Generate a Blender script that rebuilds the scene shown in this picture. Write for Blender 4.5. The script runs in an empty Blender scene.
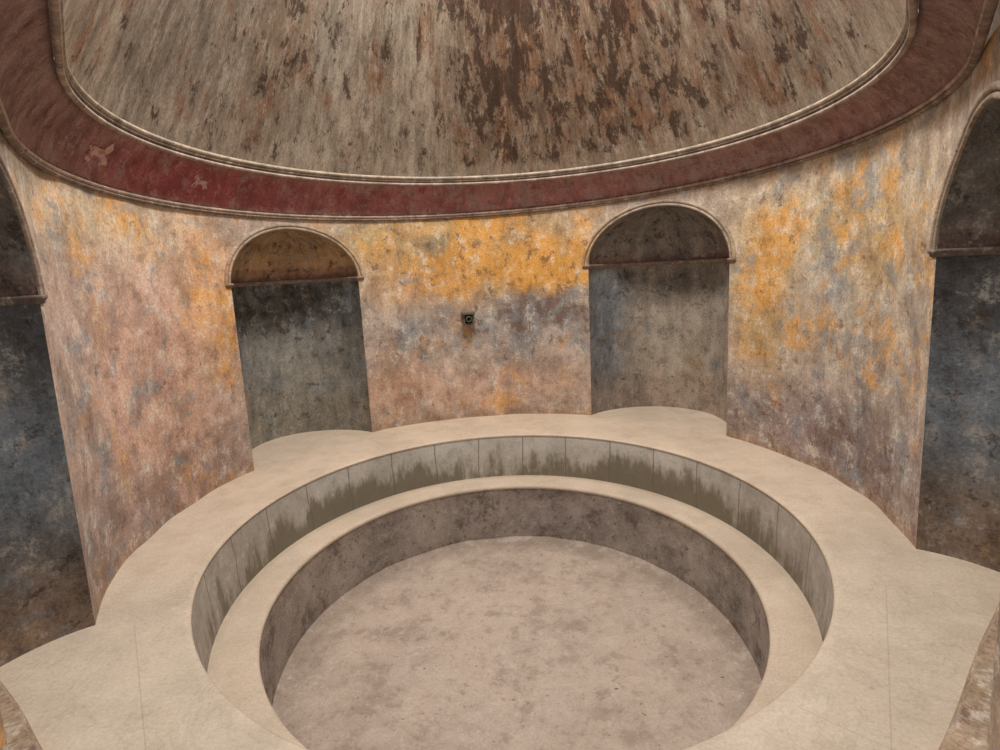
import bpy, math, numpy as np
R=3.5; T=2.12; TB=2.2
rng=np.random.RandomState(3)
# ---------------- survey fit: solve camera + room dimensions from measured features ------------
G={}
G['base']=[(95,622),(140,560),(190,510),(250,470),(370,432),(480,420),(592,415),(727,432),(800,462),(865,505),(915,545)]
G['corn']=[(5,105),(22,145),(60,178),(110,197),(190,208),(300,212),(400,210),(490,207),(600,200),(700,187),(800,167),(870,143),(930,105),(962,60),(973,5)]
G['band']=[(57,20),(65,75),(95,115),(140,143),(200,163),(300,175),(400,177),(500,175),(600,167),(700,150),(800,122),(860,90),(900,50),(915,5)]
G['rim']=[(197,600),(205,555),(230,520),(290,480),(380,450),(450,440),(520,437),(600,441),(680,455),(740,478),(790,515),(820,560),(829,605),(815,670),(215,690)]
G['step']=[(510,479),(400,493),(300,532),(250,585),(225,640),(620,483),(700,503),(760,540),(800,585)]
G['inner']=[(262,630),(275,590),(310,550),(370,515),(440,497),(510,491),(580,494),(650,508),(710,535),(750,575),(768,620),(762,690),(262,660),(275,710)]
G['pool']=[(290,655),(330,605),(400,565),(460,547),(520,541),(580,545),(640,560),(700,590),(740,630)]
spr=[(235,288),(362,275),(588,267),(730,263),(32,300),(942,250)]
bot=[(250,470),(368,432),(592,415),(727,432),(95,622),(915,545)]
crown=[(297,229),(660,214)]
names='cy cz yaw pitch roll f zs a1 a2 a3 a4 a5 a6 px py r1 d1 r1b r2 d2 r3 e brx crx cry coy czz czc czs trx try toy tz tzc tzs rise cox'.split()
def camaxes(p):
    ya,pi,ro=p[2:5]
    F=np.array([math.sin(ya)*math.cos(pi),math.cos(ya)*math.cos(pi),-math.sin(pi)])
    r0=np.array([math.cos(ya),-math.sin(ya),0]);u0=np.cross(r0,F)
    return F,math.cos(ro)*r0+math.sin(ro)*u0,-math.sin(ro)*r0+math.cos(ro)*u0
def proj(P,p):
    F,r,u=camaxes(p);D=P-np.array([0,p[0],p[1]]);X=D@r;Y=D@u;Z=np.maximum(D@F,.3)
    return np.stack([500+p[5]*X/Z,375-p[5]*Y/Z],-1)
def ring(a,rx,ry,ox,oy,z,zc=0,zs=0):
    return np.stack([ox+rx*np.sin(a),oy+ry*np.cos(a),z+zc*np.cos(a)+zs*np.sin(a)+0*a],-1)
def D_(p): return dict(zip(names,p))
def cring(a,d): return ring(a,d['crx'],d['cry'],d['cox'],d['coy'],d['czz'],d['czc'],d['czs'])
def tring(a,d): return ring(a,d['trx'],d['try'],d['cox'],d['toy'],d['tz'],d['tzc'],d['tzs'])
def wall0(a,z,d):
    B=ring(a,d['brx'],R,0,0,0.);C=cring(a,d)
    s=(z/C[...,2])[...,None]
    P=B*(1-s)+C*s;P[...,2]=z
    return P
def wall(a,z,d):
    a=np.asarray(a,float);z=np.asarray(z,float)+0*a;a=a+0*z
    t=np.clip(a,-T,T);P=wall0(t,z,d);e=1e-3
    dP=(wall0(t+e,z,d)-wall0(t-e,z,d))/(2*e)
    P=P+dP*(a-t)[...,None];P[...,2]=z
    return P
A=np.linspace(0,2*math.pi,361)
def dist(curve,pts):
    a=curve[:-1][None];b=curve[1:][None];p=np.array(pts,float)[:,None]
    ab=b-a;t=np.clip(((p-a)*ab).sum(-1)/((ab**2).sum(-1)+1e-9),0,1)
    d=p-(a+t[...,None]*ab);i=(d**2).sum(-1).argmin(1);n=np.arange(len(i))
    dv=d[n,i];e=ab[0][i];e=e/(np.linalg.norm(e,axis=1)[:,None]+1e-9)
    return dv[:,0]*e[:,1]-dv[:,1]*e[:,0]
def res(p):
    d=D_(p);o=[]
    o.append(dist(proj(ring(A,d['brx'],R,0,0,0),p),G['base']))
    o.append(dist(proj(cring(A,d),p),G['corn']));o.append(dist(proj(tring(A,d),p),G['band']))
    for n,r,z in (('rim','r1',0),('step','r1b',-d['d1']),('inner','r2',-d['d1']),('pool','r3',-d['d2'])):
        o.append(dist(proj(ring(A,d[r],d[r]*d['e'],d['px'],d['py'],z),p),G[n]))
    a=np.array(p[7:13])
    o.append((proj(wall(a,d['zs'],d),p)-np.array(spr)).ravel())
    o.append((proj(wall(a,0,d),p)-np.array(bot)).ravel())
    m=np.array([(a[0]+a[1])/2,(a[2]+a[3])/2])
    o.append((proj(wall(m,d['zs']+d['rise'],d),p)-np.array(crown))[:,1])
    o.append(np.array([(d['crx']-R)*12,(d['cry']-R)*12,d['coy']*12,d['cox']*20,d['czc']*15,d['czs']*15,(d['brx']-R)*12,
      (d['trx']-d['crx']+.28)*12,(d['try']-d['cry']+.28)*12,(d['toy']-d['coy'])*12,d['tzc']*15,d['tzs']*15,(d['e']-1)*30,
      d['px']*15,d['py']*10,(d['r1']-d['r1b'])*80,(d['r2']-d['r3'])*150,(p[0]+5.15)*10]))
    return np.concatenate(o)
def lm(p,n=60):
    p=np.array(p,float);lam=1e-2;r=res(p);c=r@r
    for it in range(n):
        J=np.zeros((len(r),len(p)))
        for i in range(len(p)):
            q=p.copy();h=1e-5*max(1,abs(p[i]));q[i]+=h;J[:,i]=(res(q)-r)/h
        H=J.T@J;g=J.T@r;c0=c
        for k in range(8):
            q=p+np.linalg.solve(H+lam*np.diag(np.diag(H)+1e-6),-g);r2=res(q);c2=r2@r2
            if c2<c: p,r,c=q,r2,c2;lam=max(lam/4,1e-9);break
            lam*=5
        else: break
        if c0-c<1e-3: break
    return p,c
p0=[-5.149,2.338,-.0044,.1884,-.0565,522.9,2.352,-1.188,-.6366,.4218,1.044,-2.071,1.933,-.03,-.37,2.71,.63,2.68,2.31,1.5,2.31,1,3.5,3.4,3.4,0,3.33,0,0,3.08,3.08,0,3.7,0,0,.72,0]
p,cost=lm(p0)
d=D_(p)
W=lambda a,z: wall(a,z,d)
zs,rise=d['zs'],d['rise']
# beyond TB the cornice and dome run straight on over the entrance splays
def straight(f):
    def g(a,d):
        a=np.asarray(a,float);t=np.clip(a,-TB,TB);e=1e-3
        return f(t,d)+(f(t+e,d)-f(t-e,d))/(2*e)*(a-t)[...,None]
    return g
cringS=straight(cring);tringS=straight(tring)
# ---------------- helpers ----------------
def lin(c):
    c=np.asarray(c,float)/255.;return np.where(c<=.04045,c/12.92,((c+.055)/1.055)**2.4)
def L4(c): return tuple(lin(c))+(1.,)
class MB:
    def __init__(s): s.v=[];s.f=[];s.c=[];s.w=[];s.u=[];s.m=[];s.n=0
    def grid(s,P,col,w=None,uv=None,mat=0,close=False,flip=False):
        nu,nv=P.shape[:2];P=P.reshape(-1,3)
        col=np.broadcast_to(np.asarray(col,float),(nu,nv,3)).reshape(-1,3)
        w=np.zeros((nu*nv,3)) if w is None else np.broadcast_to(np.asarray(w,float),(nu,nv,3)).reshape(-1,3)
        uv=P[:,:2] if uv is None else uv.reshape(-1,2)
        i=np.arange(nu*nv).reshape(nu,nv)
        if close: i=np.vstack([i,i[:1]])
        q=np.stack([i[:-1,:-1],i[1:,:-1],i[1:,1:],i[:-1,1:]],-1).reshape(-1,4)
        if flip: q=q[:,::-1]
        s.v.append(P);s.f.append(q+s.n);s.c.append(lin(col));s.w.append(w);s.u.append(uv);s.m.append(np.full(len(q),mat));s.n+=nu*nv
    def build(s,name,mats,parent=None,smooth=True):
        v=np.vstack(s.v);f=np.vstack(s.f);me=bpy.data.meshes.new(name)
        me.vertices.add(len(v));me.vertices.foreach_set('co',v.ravel())
        me.loops.add(f.size);me.loops.foreach_set('vertex_index',f.ravel().astype(np.int32))
        me.polygons.add(len(f));me.polygons.foreach_set('loop_start',np.arange(0,f.size,4,dtype=np.int32))
        me.polygons.foreach_set('material_index',np.concatenate(s.m).astype(np.int32))
        me.update(calc_edges=True);me.validate()
        if smooth: me.shade_smooth()
        a=me.attributes.new('Base','FLOAT_COLOR','POINT');c=np.vstack(s.c);a.data.foreach_set('color',np.hstack([c,np.ones((len(c),1))]).ravel())
        a=me.attributes.new('Wt','FLOAT_COLOR','POINT');c=np.vstack(s.w);a.data.foreach_set('color',np.hstack([c,np.ones((len(c),1))]).ravel())
        a=me.attributes.new('pc','FLOAT_VECTOR','POINT');c=np.vstack(s.u);a.data.foreach_set('vector',np.hstack([c,np.zeros((len(c),1))]).ravel())
        for m in mats: me.materials.append(m)
        o=bpy.data.objects.new(name,me);bpy.context.collection.objects.link(o)
        if parent: o.parent=parent
        return o
def empty(name,loc=(0,0,0)):
    o=bpy.data.objects.new(name,None);o.empty_display_size=.1;bpy.context.collection.objects.link(o);return o
def tube(path,prof,up=None):
    Tn=np.gradient(path,axis=0);Tn/=np.linalg.norm(Tn,axis=1)[:,None]+1e-9
    N=up-(up*Tn).sum(1)[:,None]*Tn;N/=np.linalg.norm(N,axis=1)[:,None]+1e-9
    B=np.cross(Tn,N);pr=np.array(list(prof)+[prof[0]])
    return path[:,None]+N[:,None]*pr[None,:,0:1]+B[:,None]*pr[None,:,1:2]
def circ(r,k=10,sx=1,sy=1): return [(r*sx*math.cos(t),r*sy*math.sin(t)) for t in np.linspace(0,2*math.pi,k,endpoint=False)]
# ---------------- node helper ----------------
class NT:
    def __init__(s,name):
        s.m=bpy.data.materials.new(name);s.m.use_nodes=True;s.t=s.m.node_tree;s.b=s.t.nodes['Principled BSDF']
        s.b.inputs['Specular IOR Level'].default_value=.12
    def n(s,ty,**k):
        x=s.t.nodes.new(ty)
        for a,b in k.items(): setattr(x,a,b)
        return x
    def put(s,inp,v):
        if isinstance(v,bpy.types.NodeSocket): s.t.links.new(v,inp)
        else: inp.default_value=v
    def math(s,op,a,b=0.,c=None):
        x=s.n('ShaderNodeMath',operation=op);s.put(x.inputs[0],a);s.put(x.inputs[1],b)
        if c is not None: s.put(x.inputs[2],c)
        return x.outputs[0]
    def attr(s,nm): return s.n('ShaderNodeAttribute',attribute_name=nm)
    def mapv(s,v,sc,loc=(0,0,0)):
        x=s.n('ShaderNodeMapping');s.put(x.inputs[0],v);x.inputs['Scale'].default_value=sc;x.inputs['Location'].default_value=loc;return x.outputs[0]
    def noise(s,v,sc,det=5,ro=.6,dist=0.,dim='3D'):
        x=s.n('ShaderNodeTexNoise');x.noise_dimensions=dim;s.put(x.inputs['Vector'],v);x.inputs['Scale'].default_value=sc;x.inputs['Detail'].default_value=det
        x.inputs['Roughness'].default_value=ro;x.inputs['Distortion'].default_value=dist;return x.outputs[0]
    def ramp(s,v,a,b,lo=0.,hi=1.):
        x=s.n('ShaderNodeMapRange',interpolation_type='SMOOTHSTEP');s.put(x.inputs[0],v)
        for i,q in zip((1,2,3,4),(a,b,lo,hi)): x.inputs[i].default_value=q
        return x.outputs[0]
    def mix(s,f,a,b,bt='MIX'):
        x=s.n('ShaderNodeMix',data_type='RGBA',blend_type=bt);s.put(x.inputs[0],f);s.put(x.inputs[6],a);s.put(x.inputs[7],b);return x.outputs[2]
    def mulv(s,c,f):
        x=s.n('ShaderNodeVectorMath',operation='SCALE');s.put(x.inputs[0],c);s.put(x.inputs[3],f);return x.outputs[0]
    def dot(s,v,w):
        x=s.n('ShaderNodeVectorMath',operation='DOT_PRODUCT');s.put(x.inputs[0],v);x.inputs[1].default_value=w;return x.outputs['Value']
    def bump(s,h,st,dist=.02):
        x=s.n('ShaderNodeBump');x.inputs['Strength'].default_value=st;x.inputs['Distance'].default_value=dist;s.put(x.inputs['Height'],h)
        s.t.links.new(x.outputs[0],s.b.inputs['Normal'])
    def out(s,c,rough=.9):
        s.put(s.b.inputs['Base Color'],c);s.put(s.b.inputs['Roughness'],rough);return s.m
def plaster(name,c1,c2,c3,st=(1,1,1),st2=None,off=0.,pale=(205,190,170),pale_amt=.5,dk_amt=.7,fine=(.78,1.22),bump=.3,sc=1.,s3=4.5,m1s=1.8,run=(.91,1.08),w1=.17,sps=5.):
    N=NT(name);base=N.attr('Base').outputs['Color'];w=N.n('ShaderNodeSeparateColor');N.put(w.inputs[0],N.attr('Wt').outputs['Color'])
    pc=N.attr('pc').outputs['Vector'];uv=N.mapv(pc,st,(off,off*.7,off));uv2=N.mapv(pc,st2 or st,(off+3,off,off))
    def msk(v,sock,scale,loc,thr,wd,det=8,ro=.74,di=.2):
        n=N.noise(N.mapv(v,(1,1,1),loc),scale*sc,det,ro,di,'2D')
        return N.ramp(N.math('ADD',n,N.math('MULTIPLY',sock,.36)),thr,thr+wd)
    m1=msk(uv2,w.outputs[0],m1s,(3,1,0),.57,w1);m2=msk(uv,w.outputs[1],2.3,(9,4,2),.60,.13);m3=msk(uv2,w.outputs[2],s3,(1,8,5),.63,.08,7,.78)
    big=N.noise(uv,1.6*sc,8,.74,0,'2D');c=N.mulv(base,N.ramp(big,.33,.67,.78,1.22))
    c=N.mix(N.math('MULTIPLY',m1,.82),c,L4(c1));c=N.mix(N.math('MULTIPLY',m2,.70),c,L4(c2))
    sp=N.noise(N.mapv(uv,(1,.8,1),(2,7,3)),sps*sc,9,.82,0,'2D')
    c=N.mix(N.ramp(sp,.52,.64,0,pale_amt),c,L4(pale))
    c=N.mix(N.ramp(sp,.48,.36,0,dk_amt*.65),c,L4(c3))
    c=N.mix(N.math('MULTIPLY',m3,dk_amt),c,L4(c3))
    rn=N.noise(N.mapv(pc,(3.2,.45,1),(off,3,0)),1.6,6,.7,.3,'2D');c=N.mulv(c,N.ramp(rn,.3,.7,*run))
    fn=N.noise(uv,38*sc,5,.8,0,'2D');c=N.mulv(c,N.ramp(fn,.3,.7,*fine))
    N.bump(N.math('ADD',fn,sp),bump,.02)
    return N.out(c)
M_wall=plaster('fresco_plaster',(212,154,76),(132,136,138),(112,84,70),pale=(214,202,186),pale_amt=.62,m1s=1.4,w1=.20)
M_dome=plaster('dome_plaster',(136,100,76),(176,166,150),(70,54,45),st=(1.5,.75,1),st2=(1.1,.8,1),pale=(184,173,156),pale_amt=.5,dk_amt=.85,off=4.,sc=1.1,s3=2.8,fine=(.72,1.26),run=(.84,1.14))
M_band=plaster('red_frieze_plaster',(140,70,70),(156,136,128),(96,62,60),pale=(180,146,140),pale_amt=.6,dk_amt=.6,off=8.,sc=1.4)
M_niche=plaster('niche_plaster',(146,122,94),(118,122,126),(60,54,50),pale=(168,160,150),pale_amt=.55,off=12.,run=(.84,1.14))
M_trim=plaster('stucco_moulding',(150,120,100),(150,140,130),(90,70,60),pale=(210,195,175),pale_amt=.4,off=2.,sc=1.6,fine=(.85,1.15))
def stone(name,dark,pale,joints=None,bump=.2,var=(.9,1.1),speck=0.,veins=False,lines=(),mottle=.35):
    N=NT(name);base=N.attr('Base').outputs['Color'];pc=N.attr('pc').outputs['Vector']
    tc=N.n('ShaderNodeTexCoord').outputs['Object']
    w=N.n('ShaderNodeSeparateColor');N.put(w.inputs[0],N.attr('Wt').outputs['Color'])
    big=N.noise(tc,1.1,5,.6);c=N.mulv(base,N.ramp(big,.3,.7,*var))
    n2=N.noise(N.mapv(tc,(1,1,1),(4,2,1)),3.2,7,.76,.2);c=N.mix(N.ramp(n2,.50,.64,0,mottle),c,L4(pale));c=N.mix(N.ramp(n2,.49,.37,0,mottle*1.1),c,L4(dark))
    if speck:
        s1=N.noise(tc,10,7,.8);c=N.mix(N.ramp(s1,.55,.65,0,speck),c,L4(dark));c=N.mix(N.ramp(s1,.45,.35,0,speck),c,L4(pale))
        s2=N.noise(N.mapv(tc,(1,1,1),(3,3,3)),16,4,.7);c=N.mix(N.ramp(s2,.65,.70,0,min(1,speck*1.5)),c,L4((92,78,68)))
    fn=N.noise(tc,45,4,.75);c=N.mulv(c,N.ramp(fn,.3,.7,.90,1.10))
    if joints:
        st=N.noise(N.mapv(pc,(3.0,.8,1),(2,1,0)),1.3,8,.74)
        c=N.mix(N.math('MULTIPLY',N.ramp(N.math('ADD',st,N.math('MULTIPLY',w.outputs[0],.45)),.56,.76),.85),c,L4((108,98,80)))
        sx=N.n('ShaderNodeSeparateXYZ');N.put(sx.inputs[0],pc)
        wob=N.math('MULTIPLY',N.noise(tc,1.5,3,.6),.12)
        fr=N.math('FRACT',N.math('DIVIDE',N.math('ADD',sx.outputs[0],wob),joints))
        a=N.math('LESS_THAN',N.math('ABSOLUTE',N.math('SUBTRACT',fr,.5)),.008/joints)
        c=N.mix(N.math('MULTIPLY',N.math('MULTIPLY',a,w.outputs[1]),.7),c,L4((108,96,84)))
    for (A_,B_) in lines:
        t=(B_-A_)[:2];L=np.linalg.norm(t);t=t/L;n=np.array([-t[1],t[0]])
        q=N.math('LESS_THAN',N.math('ABSOLUTE',N.math('SUBTRACT',N.dot(tc,(n[0],n[1],0)),float(n@A_[:2]))),.004)
        r_=N.math('LESS_THAN',N.math('ABSOLUTE',N.math('SUBTRACT',N.dot(tc,(t[0],t[1],0)),float(t@(A_+B_)[:2]/2))),float(L/2))
        c=N.mix(N.math('MULTIPLY',N.math('MULTIPLY',q,r_),.22),c,L4((120,106,92)))
    if veins:
        v=N.noise(N.mapv(tc,(1,1,1),(1,1,1)),1.3,6,.6,1.2);vv=N.math('ABSOLUTE',N.math('SUBTRACT',v,.5))
        c=N.mix(N.math('MULTIPLY',N.math('MULTIPLY',N.ramp(vv,0.,.02,1.,0.),w.outputs[1]),.16),c,L4((138,126,112)))
    N.bump(N.math('ADD',fn,n2),bump,.02)
    return N.out(c,.8)
def unproj_z(x,y,z):
    F,r,u=camaxes(p);dr=F*p[5]+r*(x-500)+u*(375-y);t=(z-p[1])/dr[2];return np.array([0,p[0],p[1]])+dr*t
JL=[(unproj_z(*a,0),unproj_z(*b,0)) for a,b in (((134,622),(147,765)),((886,585),(892,765)),((800,708),(915,760)))]
M_floor=stone('worn_travertine_floor',(172,154,134),(212,198,180),bump=.10,veins=True,speck=.2,lines=JL)
M_marble=stone('marble_slab',(134,126,116),(206,202,194),joints=.62,bump=.12,veins=True,speck=.25)
M_step=stone('smooth_step_plaster',(176,158,138),(208,194,176),bump=.08,speck=.14)
M_basin=stone('rough_basin_plaster',(98,86,78),(184,172,162),bump=.8,var=(.76,1.18),speck=.85,mottle=.65)
M_bfloor=stone('basin_floor_earth',(138,120,106),(202,187,173),bump=.35,var=(.92,1.08),speck=.6,mottle=.42)
# ---------------- colour layouts (azimuth deg, height m) ----------------
def paint(a,z,base,blobs):
    c=np.zeros(a.shape+(3,))+np.array(base,float)
    for (a0,z0,sa,sz,col,k) in blobs:
        g=k*np.exp(-np.abs((a-a0)/sa)**2.6-np.abs((z-z0)/sz)**2.6)
        c=c*(1-g[...,None])+np.array(col,float)*g[...,None]
    return c
def wsum(a,z,base,blobs): return np.clip(paint(a,z,base,blobs),-2,2)
wallcol=lambda a,z: paint(np.degrees(a),z,(174,157,142),[
 (-95,1.6,30,1.3,(198,158,138),.85),(-100,3.1,26,.45,(192,170,138),.8),(-73,2.3,8,.9,(202,152,110),.65),(-110,1.6,8,1.3,(174,158,150),.5),
 (-92,.3,30,.42,(156,134,126),.8),(-84,.6,10,.5,(182,142,118),.6),
 (-8,2.85,32,.6,(186,150,98),.9),(8,2.3,18,.5,(200,150,84),.85),(-20,2.2,14,.35,(194,144,94),.6),(-32,2.95,7,.3,(174,152,106),.6),(-14,2.75,6,.25,(146,134,110),.7),(2,2.95,6,.2,(164,128,88),.5),
 (-8,1.4,32,.5,(164,150,140),.85),(12,1.75,12,.28,(118,112,110),.8),(-8,.5,32,.42,(192,158,138),.85),(-28,.8,8,.5,(188,144,112),.5),(-8,1.15,1.6,.45,(190,176,158),.5),
 (85,2.7,28,.6,(176,157,124),.85),(88,1.6,26,.6,(176,164,148),.85),(85,.45,30,.5,(136,120,117),.85),(67,1.9,7,.9,(206,166,106),.75),(95,2.4,6,.5,(192,152,92),.5),
 (0,.02,200,.07,(160,126,100),.6),(-150,2,30,3,(120,112,108),.7),(150,2,30,3,(150,130,112),.7)])
wallw=lambda a,z: wsum(np.degrees(a),z,(.05,.1,.05),[
 (-8,2.8,32,.6,(.52,.12,.22),1),(10,2.35,20,.5,(.72,-.05,.22),1),(-8,1.4,32,.45,(.12,.42,.22),1),(12,1.75,12,.3,(0,.5,.5),1),(-8,.5,32,.4,(.14,.08,.05),1),
 (85,2.6,26,.8,(.4,.38,.12),1),(88,1.5,26,.6,(.25,.38,.1),1),(67,2.0,8,.9,(.6,.1,.1),1),(85,.45,30,.5,(-.1,.3,.3),1),
 (-95,1.5,30,1.3,(.05,.28,.03),.9),(-73,2.2,9,.9,(.4,.15,.1),.8),(-100,3.,26,.5,(.25,.25,0.),.8)])
# ---------------- niches definition ----------------
a1,a2,a3,a4,a5,a6=p[7:13]
hwn=((a2-a1)+(a4-a3))/4;hwN=hwn*1.13
NI=[((a1+a2)/2,(a2-a1)/2),((a3+a4)/2,(a4-a3)/2),(a5-hwN,hwN),(a6+hwN,hwN)]
AE=max(abs(NI[2][0])+hwN,NI[3][0]+hwN)+.12
ns=sorted(NI);edges=[-AE]+sum([[m-h,m+h] for m,h in ns],[])+[AE]
def Rise(h): return rise if h<hwn*1.05 else rise*1.14
# wall ------------------------------------------------------------
mb=MB()
def topz(a):
    zc=cring(a,d)[...,2];s=np.clip((np.abs(a)-1.85)/.1,0,1)
    return zc+.05+s*2.6
ed=np.array(edges[1:-1])
def wallgrid(aa,z0,nv=110,arch=False):
    z1=topz(aa);t=np.linspace(0,1,nv)[None]
    Z=z0[:,None]+(z1-z0)[:,None]*t;AA=np.repeat(aa[:,None],nv,1)
    P=W(AA,Z)
    # above the cornice the outer masonry stands vertical, just behind the frieze
    zc=cring(AA,d)[...,2];up=np.clip(Z-zc,0,9);ok=np.clip((np.abs(AA)-1.85)/.1,0,1)
    Pc=W(AA,np.minimum(Z,zc));P[...,:2]=Pc[...,:2]
    P[...,0]+=np.sin(AA)*np.minimum(up,.1)*ok;P[...,1]+=np.cos(AA)*np.minimum(up,.1)*ok
    if not arch:
        nr=np.stack([np.sin(AA),np.cos(AA)],-1)
        fade=np.clip(np.abs(AA[...,None]-ed).min(-1)*12,0,1)
        wob=(.012*np.sin(AA*9+Z*2.3)+.008*np.sin(AA*23-Z*5.1)+.006*np.sin(Z*9+AA*31))*np.clip((z1[:,None]-Z)*3,0,1)*fade
        P[...,:2]+=nr*wob[...,None]
    mb.grid(P,wallcol(AA,Z),wallw(AA,Z),np.stack([AA*R,Z],-1))
for i in range(0,len(edges),2):
    n=max(6,int((edges[i+1]-edges[i])*110));aa=np.linspace(edges[i],edges[i+1],n);wallgrid(aa,np.full(n,-.02))
for m,h in ns:
    t=np.linspace(0,math.pi,70);aa=m-h*np.cos(t);wallgrid(aa,zs+Rise(h)*np.sin(t),arch=True)
# low plaster plinths of the near jambs (part of the wall)
def kerb(A_,B_,h=.10,th=.6):
    A_=A_[:2];B_=B_[:2];dr=(B_-A_)/np.linalg.norm(B_-A_);n=np.array([-dr[1],dr[0]])
    if n@((A_+B_)/2)<0: n=-n
    A_=A_-dr*.25;B_=B_+dr*.9;L=np.linspace(0,1,60)
    prof=[(0,-.02),(.0,h*.5),(.01,h*.9),(.03,h),(th*.3,h),(th*.6,h),(th,h),(th,-.02)]
    P=np.array([[[*(A_+(B_-A_)*l+n*(q[0]+.006*math.sin(l*13))),q[1]] for q in prof] for l in L])
    mb.grid(P,(160,138,116),(.1,.15,.15),np.stack([(L[:,None]*2+0*P[...,0]),np.arange(8)[None]*.1+0*P[...,2]],-1))
kerb(unproj_z(1000,602,0),unproj_z(940,750,0));kerb(unproj_z(0,682,0),unproj_z(42,750,0))
mb.build('wall_rotunda',[M_wall])
# niches ------------------------------------------------------------
def niche(idx,name):
    m,h=NI[idx];rise=Rise(h);E=empty(name);mb=MB()
    P0=W(np.array([m-1e-3,m+1e-3]),np.array([1.,1.]));tg=P0[1]-P0[0];tg/=np.linalg.norm(tg);out=np.array([-tg[1],tg[0],0.])
    if out@P0[0]<0: out=-out
    dep=.95
    def Nf(u,v,w_,z=None):
        zz=zs+rise*w_ if z is None else z
        return W(m+h*u,zz)+out*(dep*v)[...,None]
    t=np.linspace(0,math.pi,80)[:,None];zz=np.linspace(-.02,zs,60)[None]
    TT=t+0*zz;ZZ=zz+0*t
    P=Nf(-np.cos(TT),np.sin(TT),0*TT,ZZ);U=-np.cos(TT)
    near=idx>=2
    if idx==0:
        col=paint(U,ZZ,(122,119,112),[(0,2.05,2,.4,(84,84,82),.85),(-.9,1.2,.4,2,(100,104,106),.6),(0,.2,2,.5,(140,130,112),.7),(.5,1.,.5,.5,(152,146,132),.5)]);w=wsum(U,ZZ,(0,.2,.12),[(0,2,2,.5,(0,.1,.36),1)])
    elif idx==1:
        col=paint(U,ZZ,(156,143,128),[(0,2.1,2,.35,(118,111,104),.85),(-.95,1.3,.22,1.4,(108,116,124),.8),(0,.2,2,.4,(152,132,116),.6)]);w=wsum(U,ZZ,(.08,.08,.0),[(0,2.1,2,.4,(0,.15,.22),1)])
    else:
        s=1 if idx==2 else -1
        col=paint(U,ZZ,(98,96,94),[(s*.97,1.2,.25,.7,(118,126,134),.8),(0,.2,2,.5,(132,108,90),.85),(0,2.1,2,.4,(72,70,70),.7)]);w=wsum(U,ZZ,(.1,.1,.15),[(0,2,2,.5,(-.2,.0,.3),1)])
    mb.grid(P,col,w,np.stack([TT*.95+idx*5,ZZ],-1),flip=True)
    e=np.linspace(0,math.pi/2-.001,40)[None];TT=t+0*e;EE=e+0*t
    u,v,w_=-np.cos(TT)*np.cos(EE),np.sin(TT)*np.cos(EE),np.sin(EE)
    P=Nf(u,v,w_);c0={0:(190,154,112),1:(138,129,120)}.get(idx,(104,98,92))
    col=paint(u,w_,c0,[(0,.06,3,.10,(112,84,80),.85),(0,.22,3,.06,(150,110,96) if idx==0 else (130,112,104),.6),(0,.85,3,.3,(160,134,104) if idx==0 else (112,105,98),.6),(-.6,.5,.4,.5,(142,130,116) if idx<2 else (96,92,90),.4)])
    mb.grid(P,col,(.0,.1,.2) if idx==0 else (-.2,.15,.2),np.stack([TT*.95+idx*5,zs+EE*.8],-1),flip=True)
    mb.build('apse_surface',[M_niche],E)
    mb=MB();tt=np.linspace(0,math.pi,90)
    for k,r in ((1.02,.018),(1.07,.024)):
        pa=W(m-h*k*np.cos(tt),zs+(rise*k+(k-1)*h*R*.1)*np.sin(tt))-out*.006
        up=np.repeat(out[None],len(tt),0)
        X=tube(pa,circ(r,10,.8,1.),up);aa=(m-h*k*np.cos(tt))[:,None]+0*X[...,0]
        mb.grid(X,wallcol(aa,X[...,2])*.9,(.0,.05,.05),np.stack([aa*R,X[...,2]],-1))
    mb.build('archivolt_moulding',[M_trim],E)
    mb=MB()
    L=W(m-h*np.linspace(1.08,1.0,6),zs+0*np.zeros(6))[:-1]
    t2=np.linspace(0.0,math.pi,70);Q=Nf(-np.cos(t2),np.sin(t2),0*t2,zs+0*t2)
    Rr=W(m+h*np.linspace(1.0,1.08,6),zs+0*np.zeros(6))[1:]
    pa=np.vstack([L,Q,Rr]);up=np.repeat(np.array([[0,0,1.]]),len(pa),0)
    prof=[(-.034,.01),(-.034,-.012),(-.012,-.018),(0,-.03),(.02,-.034),(.025,.01)]
    X=tube(pa,prof,up);X2=tube(pa,[(a,-b) for a,b in prof],up)
    cen=Nf(np.array([0.]),np.array([-.3]),np.array([0.]))[0]
    if np.linalg.norm(X[40,3]-cen)>np.linalg.norm(X2[40,3]-cen): X=X2
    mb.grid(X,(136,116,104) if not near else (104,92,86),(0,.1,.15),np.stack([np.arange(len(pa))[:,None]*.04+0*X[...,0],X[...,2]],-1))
    mb.build('impost_moulding',[M_trim],E)
for i in range(4): niche(i,'arched_niche')
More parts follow.
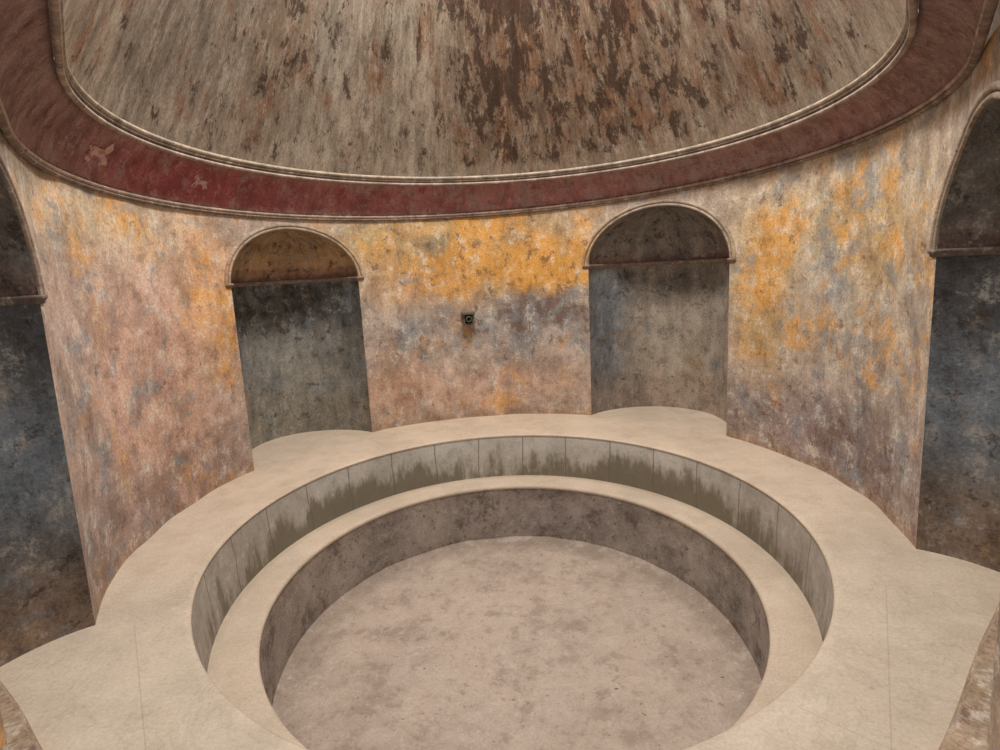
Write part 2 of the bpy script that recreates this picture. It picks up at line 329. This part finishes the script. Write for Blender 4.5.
# frieze band, mouldings, dome ----------------------------------------
AC=2.85;aa=np.linspace(-AC,AC,560)
def between(a,s,off=0.,dz=0.):
    P=cringS(a,d)*(1-s)+tringS(a,d)*s;t=np.clip(a,-TB,TB)
    P[...,0]-=np.sin(t)*off;P[...,1]-=np.cos(t)*off;P[...,2]+=dz;return P
def bandpt(AA,SS,inn=0.):
    P=cringS(AA,d)*(1-SS[...,None])+tringS(AA,d)*SS[...,None];t=np.clip(AA,-TB,TB)
    bul=.05*np.sin(SS*math.pi)-inn;P[...,0]+=np.sin(t)*bul;P[...,1]+=np.cos(t)*bul;return P
s=np.linspace(0,1,34);AA=np.repeat(aa[:,None],34,1);SS=np.repeat(s[None],len(aa),0)
P=bandpt(AA,SS);dg=np.degrees(AA)
col=paint(dg,SS,(150,94,92),[(-130,.5,36,2,(136,114,106),.85),(130,.5,48,2,(134,114,106),.85),(60,.6,38,.8,(150,122,114),.75),(0,.95,200,.16,(166,132,122),.6),(0,.05,200,.1,(154,120,110),.6),(-75,.4,20,.5,(152,76,78),.7),(5,.5,32,.45,(168,120,114),.6)])
mb=MB();mb.grid(P,col,wsum(dg,SS,(.1,.2,.1),[(60,.5,40,2,(-.05,.4,.15),.9),(0,.5,30,2,(.05,.35,.05),.9),(-125,.5,30,2,(-.1,.3,.2),.9),(125,.5,30,2,(-.1,.3,.2),.9)]),np.stack([AA*R,SS*.5],-1))
mb.build('trim_red_frieze',[M_band])
def mould(nm,spec):
    mb=MB()
    for sv,off,dz,r,sx,sy,c in spec:
        pa=between(aa,sv,off,dz);t=np.clip(aa,-TB,TB);up=np.stack([-np.sin(t),-np.cos(t),0*aa],-1)
        X=tube(pa,circ(r,10,sx,sy),up);mb.grid(X,c,(.0,.05,.1),np.stack([aa[:,None]*R+0*X[...,0],X[...,2]],-1))
    return mb.build(nm,[M_trim])
mould('trim_lower_cornice',[(0,.012,-.03,.022,1,.8,(124,106,94)),(0,.022,.005,.018,1,1,(172,148,132)),(0,.0,.035,.016,1,1,(120,88,82))])
mould('trim_dome_cornice',[(1,.02,-.042,.022,1,1,(156,138,124)),(1,.03,.0,.018,1,1,(116,100,90)),(1,.04,.038,.025,1,1,(160,145,128))])
nd=190;s=np.linspace(0,1,nd);AA=np.repeat(aa[:,None],nd,1);SS=np.repeat(s[None],len(aa),0)
TR=tringS(AA,d);k=1-.80*(SS**1.05)
P=TR.copy();P[...,0]=TR[...,0]*k;P[...,1]=TR[...,1]*k;P[...,2]=TR[...,2]+.05+SS*4.3
H=SS*4.3;dg=np.degrees(AA)
col=paint(dg,H,(148,134,118),[(0,.1,200,.2,(166,151,133),.7),(5,1.6,20,1.5,(120,98,80),.8),(40,1.2,24,1.4,(130,107,88),.75),(-45,1.3,26,1.5,(152,142,128),.7),(-20,1.5,8,1.6,(160,147,130),.6),(75,1.2,18,1.5,(132,113,97),.6),(-85,1,20,2,(128,117,106),.6),(6,.6,20,.4,(136,114,94),.4),(-60,1.4,8,1.2,(134,114,95),.5),(-34,1.,6,1.2,(132,114,96),.5)])
w=wsum(dg,H,(.14,.16,.14),[(5,1.5,17,1.5,(.32,.0,.58),1),(42,1.2,26,1.3,(.36,.05,.46),1),(80,1,20,2,(.3,.15,.28),1),(-45,1.5,26,2,(.12,.3,.2),1),(-60,1.4,8,1.2,(.3,.1,.38),.8),(0,.06,200,.10,(0,.1,0),.8)])
mb=MB();mb.grid(P,col,w,np.stack([AA*R,H],-1));mb.build('ceiling_dome',[M_dome])
# stucco figures on the frieze
def inv_band(x,y):
    g=np.linspace(-2.2,2.2,1500);s_=np.linspace(0,1,30);AA,SS=np.meshgrid(g,s_,indexing='ij');q=proj(bandpt(AA,SS),p);k=np.hypot(q[...,0]-x,q[...,1]-y).argmin();return AA.ravel()[k],SS.ravel()[k]
import bmesh
horse=[(-.5,.05),(-.62,.2),(-.5,.16),(-.42,.24),(-.1,.2),(.15,.24),(.3,.42),(.42,.5),(.46,.42),(.58,.3),(.54,.24),(.4,.3),(.33,.1),(.5,-.02),(.62,-.16),(.56,-.2),(.42,-.08),(.25,-.02),(.32,-.22),(.26,-.26),(.16,-.04),(-.15,0),(-.28,-.06),(-.38,-.28),(-.46,-.26),(-.38,-.02),(-.5,-.12),(-.66,-.24),(-.7,-.2),(-.56,-.02)]
NM=NT('stucco_relief');n=NM.noise(NM.n('ShaderNodeTexCoord').outputs['Object'],16,5,.75);M_rel=NM.out(NM.mix(NM.ramp(n,.36,.54),L4((146,92,88)),L4((196,160,150))),.9)
for (x,y,S,fl) in ((96,158,.27,1),(199,184,.18,-1)):
    ac,sc_=inv_band(x,y);bm=bmesh.new()
    V=[[bm.verts.new(bandpt(np.array(ac+fl*q[0]*S/R),np.array(np.clip(.5+q[1]*S/.5*1.,0.05,.95)),inn)) for q in horse] for inn in (.012,-.02)]
    bm.faces.new(V[0]);n=len(horse)
    for i in range(n): bm.faces.new((V[0][i],V[0][(i+1)%n],V[1][(i+1)%n],V[1][i]))
    bmesh.ops.triangulate(bm,faces=[f for f in bm.faces if len(f.verts)>4]);bmesh.ops.recalc_face_normals(bm,faces=bm.faces)
    me=bpy.data.meshes.new('stucco_horse_relief');bm.to_mesh(me);bm.free();me.materials.append(M_rel);o=bpy.data.objects.new('stucco_horse_relief',me);bpy.context.collection.objects.link(o)
# floor ledge + pool ------------------------------------------------------
px,py,e=d['px'],d['py'],d['e'];d1,d2=d['d1'],d['d2'];r1,r1b,r2=d['r1'],d['r1b'],d['r2'];r3=min(d['r3'],r2)
af=np.linspace(-math.pi,math.pi,721)[:-1]
def lathe(nm,prof,mat,colf,wf,parent=None,jit=0.):
    Pn=len(prof);AA=np.repeat(af[:,None],Pn,1);r=np.array([q[0] for q in prof])[None]+0*AA;z=np.array([q[1] for q in prof])[None]+0*AA
    if jit:
        jj=sum(rng.uniform(.3,1)/k*np.sin(AA*k+rng.uniform(0,6)+z*rng.uniform(2,9)) for k in (5,9,17,31,53));r=r+jit*jj
    P=np.stack([px+r*np.sin(AA),py+r*e*np.cos(AA),z],-1);mb=MB();l=np.cumsum([0]+[math.hypot(prof[i+1][0]-prof[i][0],prof[i+1][1]-prof[i][1]) for i in range(Pn-1)])
    uv=np.stack([AA*2.6,l[None]+0*AA],-1);mb.grid(P,colf(np.degrees(AA),l[None]/l[-1]+0*AA,r),wf(np.degrees(AA),l[None]/l[-1]+0*AA,r),uv,close=True,flip=True)
    return mb.build(nm,[mat],parent)
rr=list(np.concatenate([[r1+.04],np.linspace(r1+.08,5.9,46)]))
lathe('floor',[(r1+.02,-.035),(r1-.008,-.030),(r1-.010,-.012),(r1+.002,-.002)]+[(q,0.) for q in rr],M_floor,
 lambda a,t,r: paint(np.abs(a),r,(198,180,160),[(0,3.1,60,.8,(201,182,160),.6),(150,3.2,60,2,(188,174,156),.7)]),
 lambda a,t,r: np.stack([0*a-.6,np.clip((np.abs(a)-100)/15,0,1),0*a],-1))
E=empty('plunge_pool')
zz=np.linspace(-.03,-d1,26)
lathe('marble_riser',[(r1+(r1b-r1)*(z/-d1),z) for z in zz],M_marble,
 lambda a,t,r: paint(a,t,(188,183,174),[(-90,.5,30,2,(158,147,135),.7),(90,.5,30,2,(154,142,130),.7),(-140,.5,30,3,(160,148,136),.8),(140,.5,30,3,(160,148,136),.8),(-40,.5,14,2,(162,156,145),.5),(30,.8,50,.5,(158,148,132),.6)]),
 lambda a,t,r: np.stack([np.clip(t*1.2-.22,-.22,1)*(.3+.7*np.exp(-((np.abs(a)-48)/36)**2)),1+0*a,0*a],-1),E,jit=.003)
st=[(r1b+.01,-d1)]+[(q,-d1) for q in np.linspace(r1b-.05,r2+.05,8)]+[(r2+.015,-d1-.002),(r2-.004,-d1-.012),(r2-.01,-d1-.03),(r2-.006,-d1-.055),(r2+.03,-d1-.06)]
lathe('step_ring',st,M_step,lambda a,t,r: paint(np.abs(a),t,(198,181,161),[(0,.05,200,.12,(166,150,129),.6),(110,.5,40,2,(188,171,152),.5)]),lambda a,t,r: np.stack([.15-t*1.2,0*a,0*a],-1),E)
zb=np.linspace(-d1-.05,-d2-.02,26)
lathe('basin_wall',[(r2+(r3-r2)*((z+d1)/(d1-d2)) ,z) for z in zb],M_basin,lambda a,t,r: paint(np.abs(a),t,(160,148,138),[(0,.1,200,.15,(146,132,120),.6),(0,1.,200,.2,(144,131,120),.5),(0,.5,40,.35,(168,153,148),.5)]),lambda a,t,r: np.stack([0*a-.3,0*a,0*a],-1),E,jit=.007)
Rg=np.linspace(.001,1,60)[None];AA=af[:,None]+0*Rg;rg=Rg*(r3+.03)
X=px+rg*np.sin(AA);Y=py+rg*e*np.cos(AA)
Z=-d2+.010*np.sin(X*2.1+1)*np.sin(Y*1.7)+.006*np.sin(X*5.3+Y*3.1)+.004*np.sin(X*11-Y*9)+.05*np.clip(Rg-.96,0,1)/.04
mb=MB();mb.grid(np.stack([X,Y,Z],-1),paint(0*Rg+0*AA,Rg+0*AA,(181,164,149),[(0,1.,9,.12,(146,130,117),.75),(0,0.,9,.6,(185,169,156),.5)]),(-.6,0,0),np.stack([X,Y],-1),close=True)
mb.build('basin_floor',[M_bfloor],E)
# water spout -------------------------------------------------------------
def unproj_wall(x,y):
    F,r,u=camaxes(p);dr=F*p[5]+r*(x-500)+u*(375-y);c=np.array([0,p[0],p[1]])
    for t in np.linspace(3/p[5],12/p[5],4000):
        q=c+dr*t;a=math.atan2(q[0],q[1]);w_=W(np.array(a),np.array(q[2]))
        if math.hypot(*q[:2])>=math.hypot(*w_[:2]): return a,q[2]
    return -.14,1.6
sa,sz=unproj_wall(468,317)
sp=W(np.array(sa),np.array(sz));inn=-np.array([math.sin(sa),math.cos(sa),0]);tg=np.array([math.cos(sa),-math.sin(sa),0])
NM=NT('weathered_lead');n=NM.noise(NM.n('ShaderNodeTexCoord').outputs['Object'],30,6,.7);M_lead=NM.out(NM.mix(n,L4((66,58,50)),L4((130,120,104))),.7)
def boxes(nm,lst,mat):
    bm=bmesh.new()
    for (x0,x1,y0,y1,z0,z1) in lst:
        vs=[bm.verts.new(sp+tg*x+inn*y+np.array([0,0,z])) for x in (x0,x1) for y in (y0,y1) for z in (z0,z1)]
        for f in ((0,1,3,2),(4,6,7,5),(0,4,5,1),(2,3,7,6),(0,2,6,4),(1,5,7,3)): bm.faces.new([vs[i] for i in f])
    K=14;R1=[[bm.verts.new(sp+tg*(r_*math.cos(q))+inn*y_+np.array([0,0,-.02+r_*math.sin(q)])) for q in np.linspace(0,2*math.pi,K,endpoint=False)] for r_,y_ in ((.045,-.012),(.045,.19),(.033,.19),(.033,.02))]
    for A_,B_ in zip(R1[:-1],R1[1:]):
        for i in range(K): bm.faces.new((A_[i],A_[(i+1)%K],B_[(i+1)%K],B_[i]))
    bm.faces.new(R1[3])
    bmesh.ops.recalc_face_normals(bm,faces=bm.faces)
    me=bpy.data.meshes.new(nm);bm.to_mesh(me);bm.free();me.materials.append(mat);o=bpy.data.objects.new(nm,me);bpy.context.collection.objects.link(o)
    b=o.modifiers.new('b','BEVEL');b.width=.005;b.segments=2;b.limit_method='ANGLE';return o
boxes('water_spout',[(-.105,.105,-.012,.16,.05,.085),(-.085,-.06,-.012,.12,-.10,.06),(.06,.085,-.012,.12,-.10,.06),(-.07,.07,-.012,.10,-.12,-.095),(-.07,.07,-.012,.01,-.1,.06)],M_lead)
# ---------------- light ----------------
wd=bpy.data.worlds.new('sky');bpy.context.scene.world=wd;wd.use_nodes=True
wd.node_tree.nodes['Background'].inputs[0].default_value=(1.,.985,.975,1);wd.node_tree.nodes['Background'].inputs[1].default_value=1.25
ld=bpy.data.lights.new('oculus_light','AREA');ld.shape='DISK';ld.size=1.4;ld.energy=620;ld.color=(1,.98,.95)
lo=bpy.data.objects.new('oculus_light',ld);lo.location=(0,0,d['tz']+4.3);bpy.context.collection.objects.link(lo)
# ---------------- camera ----------------
from mathutils import Matrix
cd=bpy.data.cameras.new('camera');cd.sensor_width=36;cd.lens=36*p[5]/1000;cd.clip_start=.05
co=bpy.data.objects.new('camera',cd);F,r,u=camaxes(p)
M=Matrix(((r[0],u[0],-F[0],0),(r[1],u[1],-F[1],p[0]),(r[2],u[2],-F[2],p[1]),(0,0,0,1)));co.matrix_world=M
bpy.context.collection.objects.link(co);bpy.context.scene.camera=co
vs=bpy.context.scene.view_settings;vs.view_transform='Standard';vs.look='None'
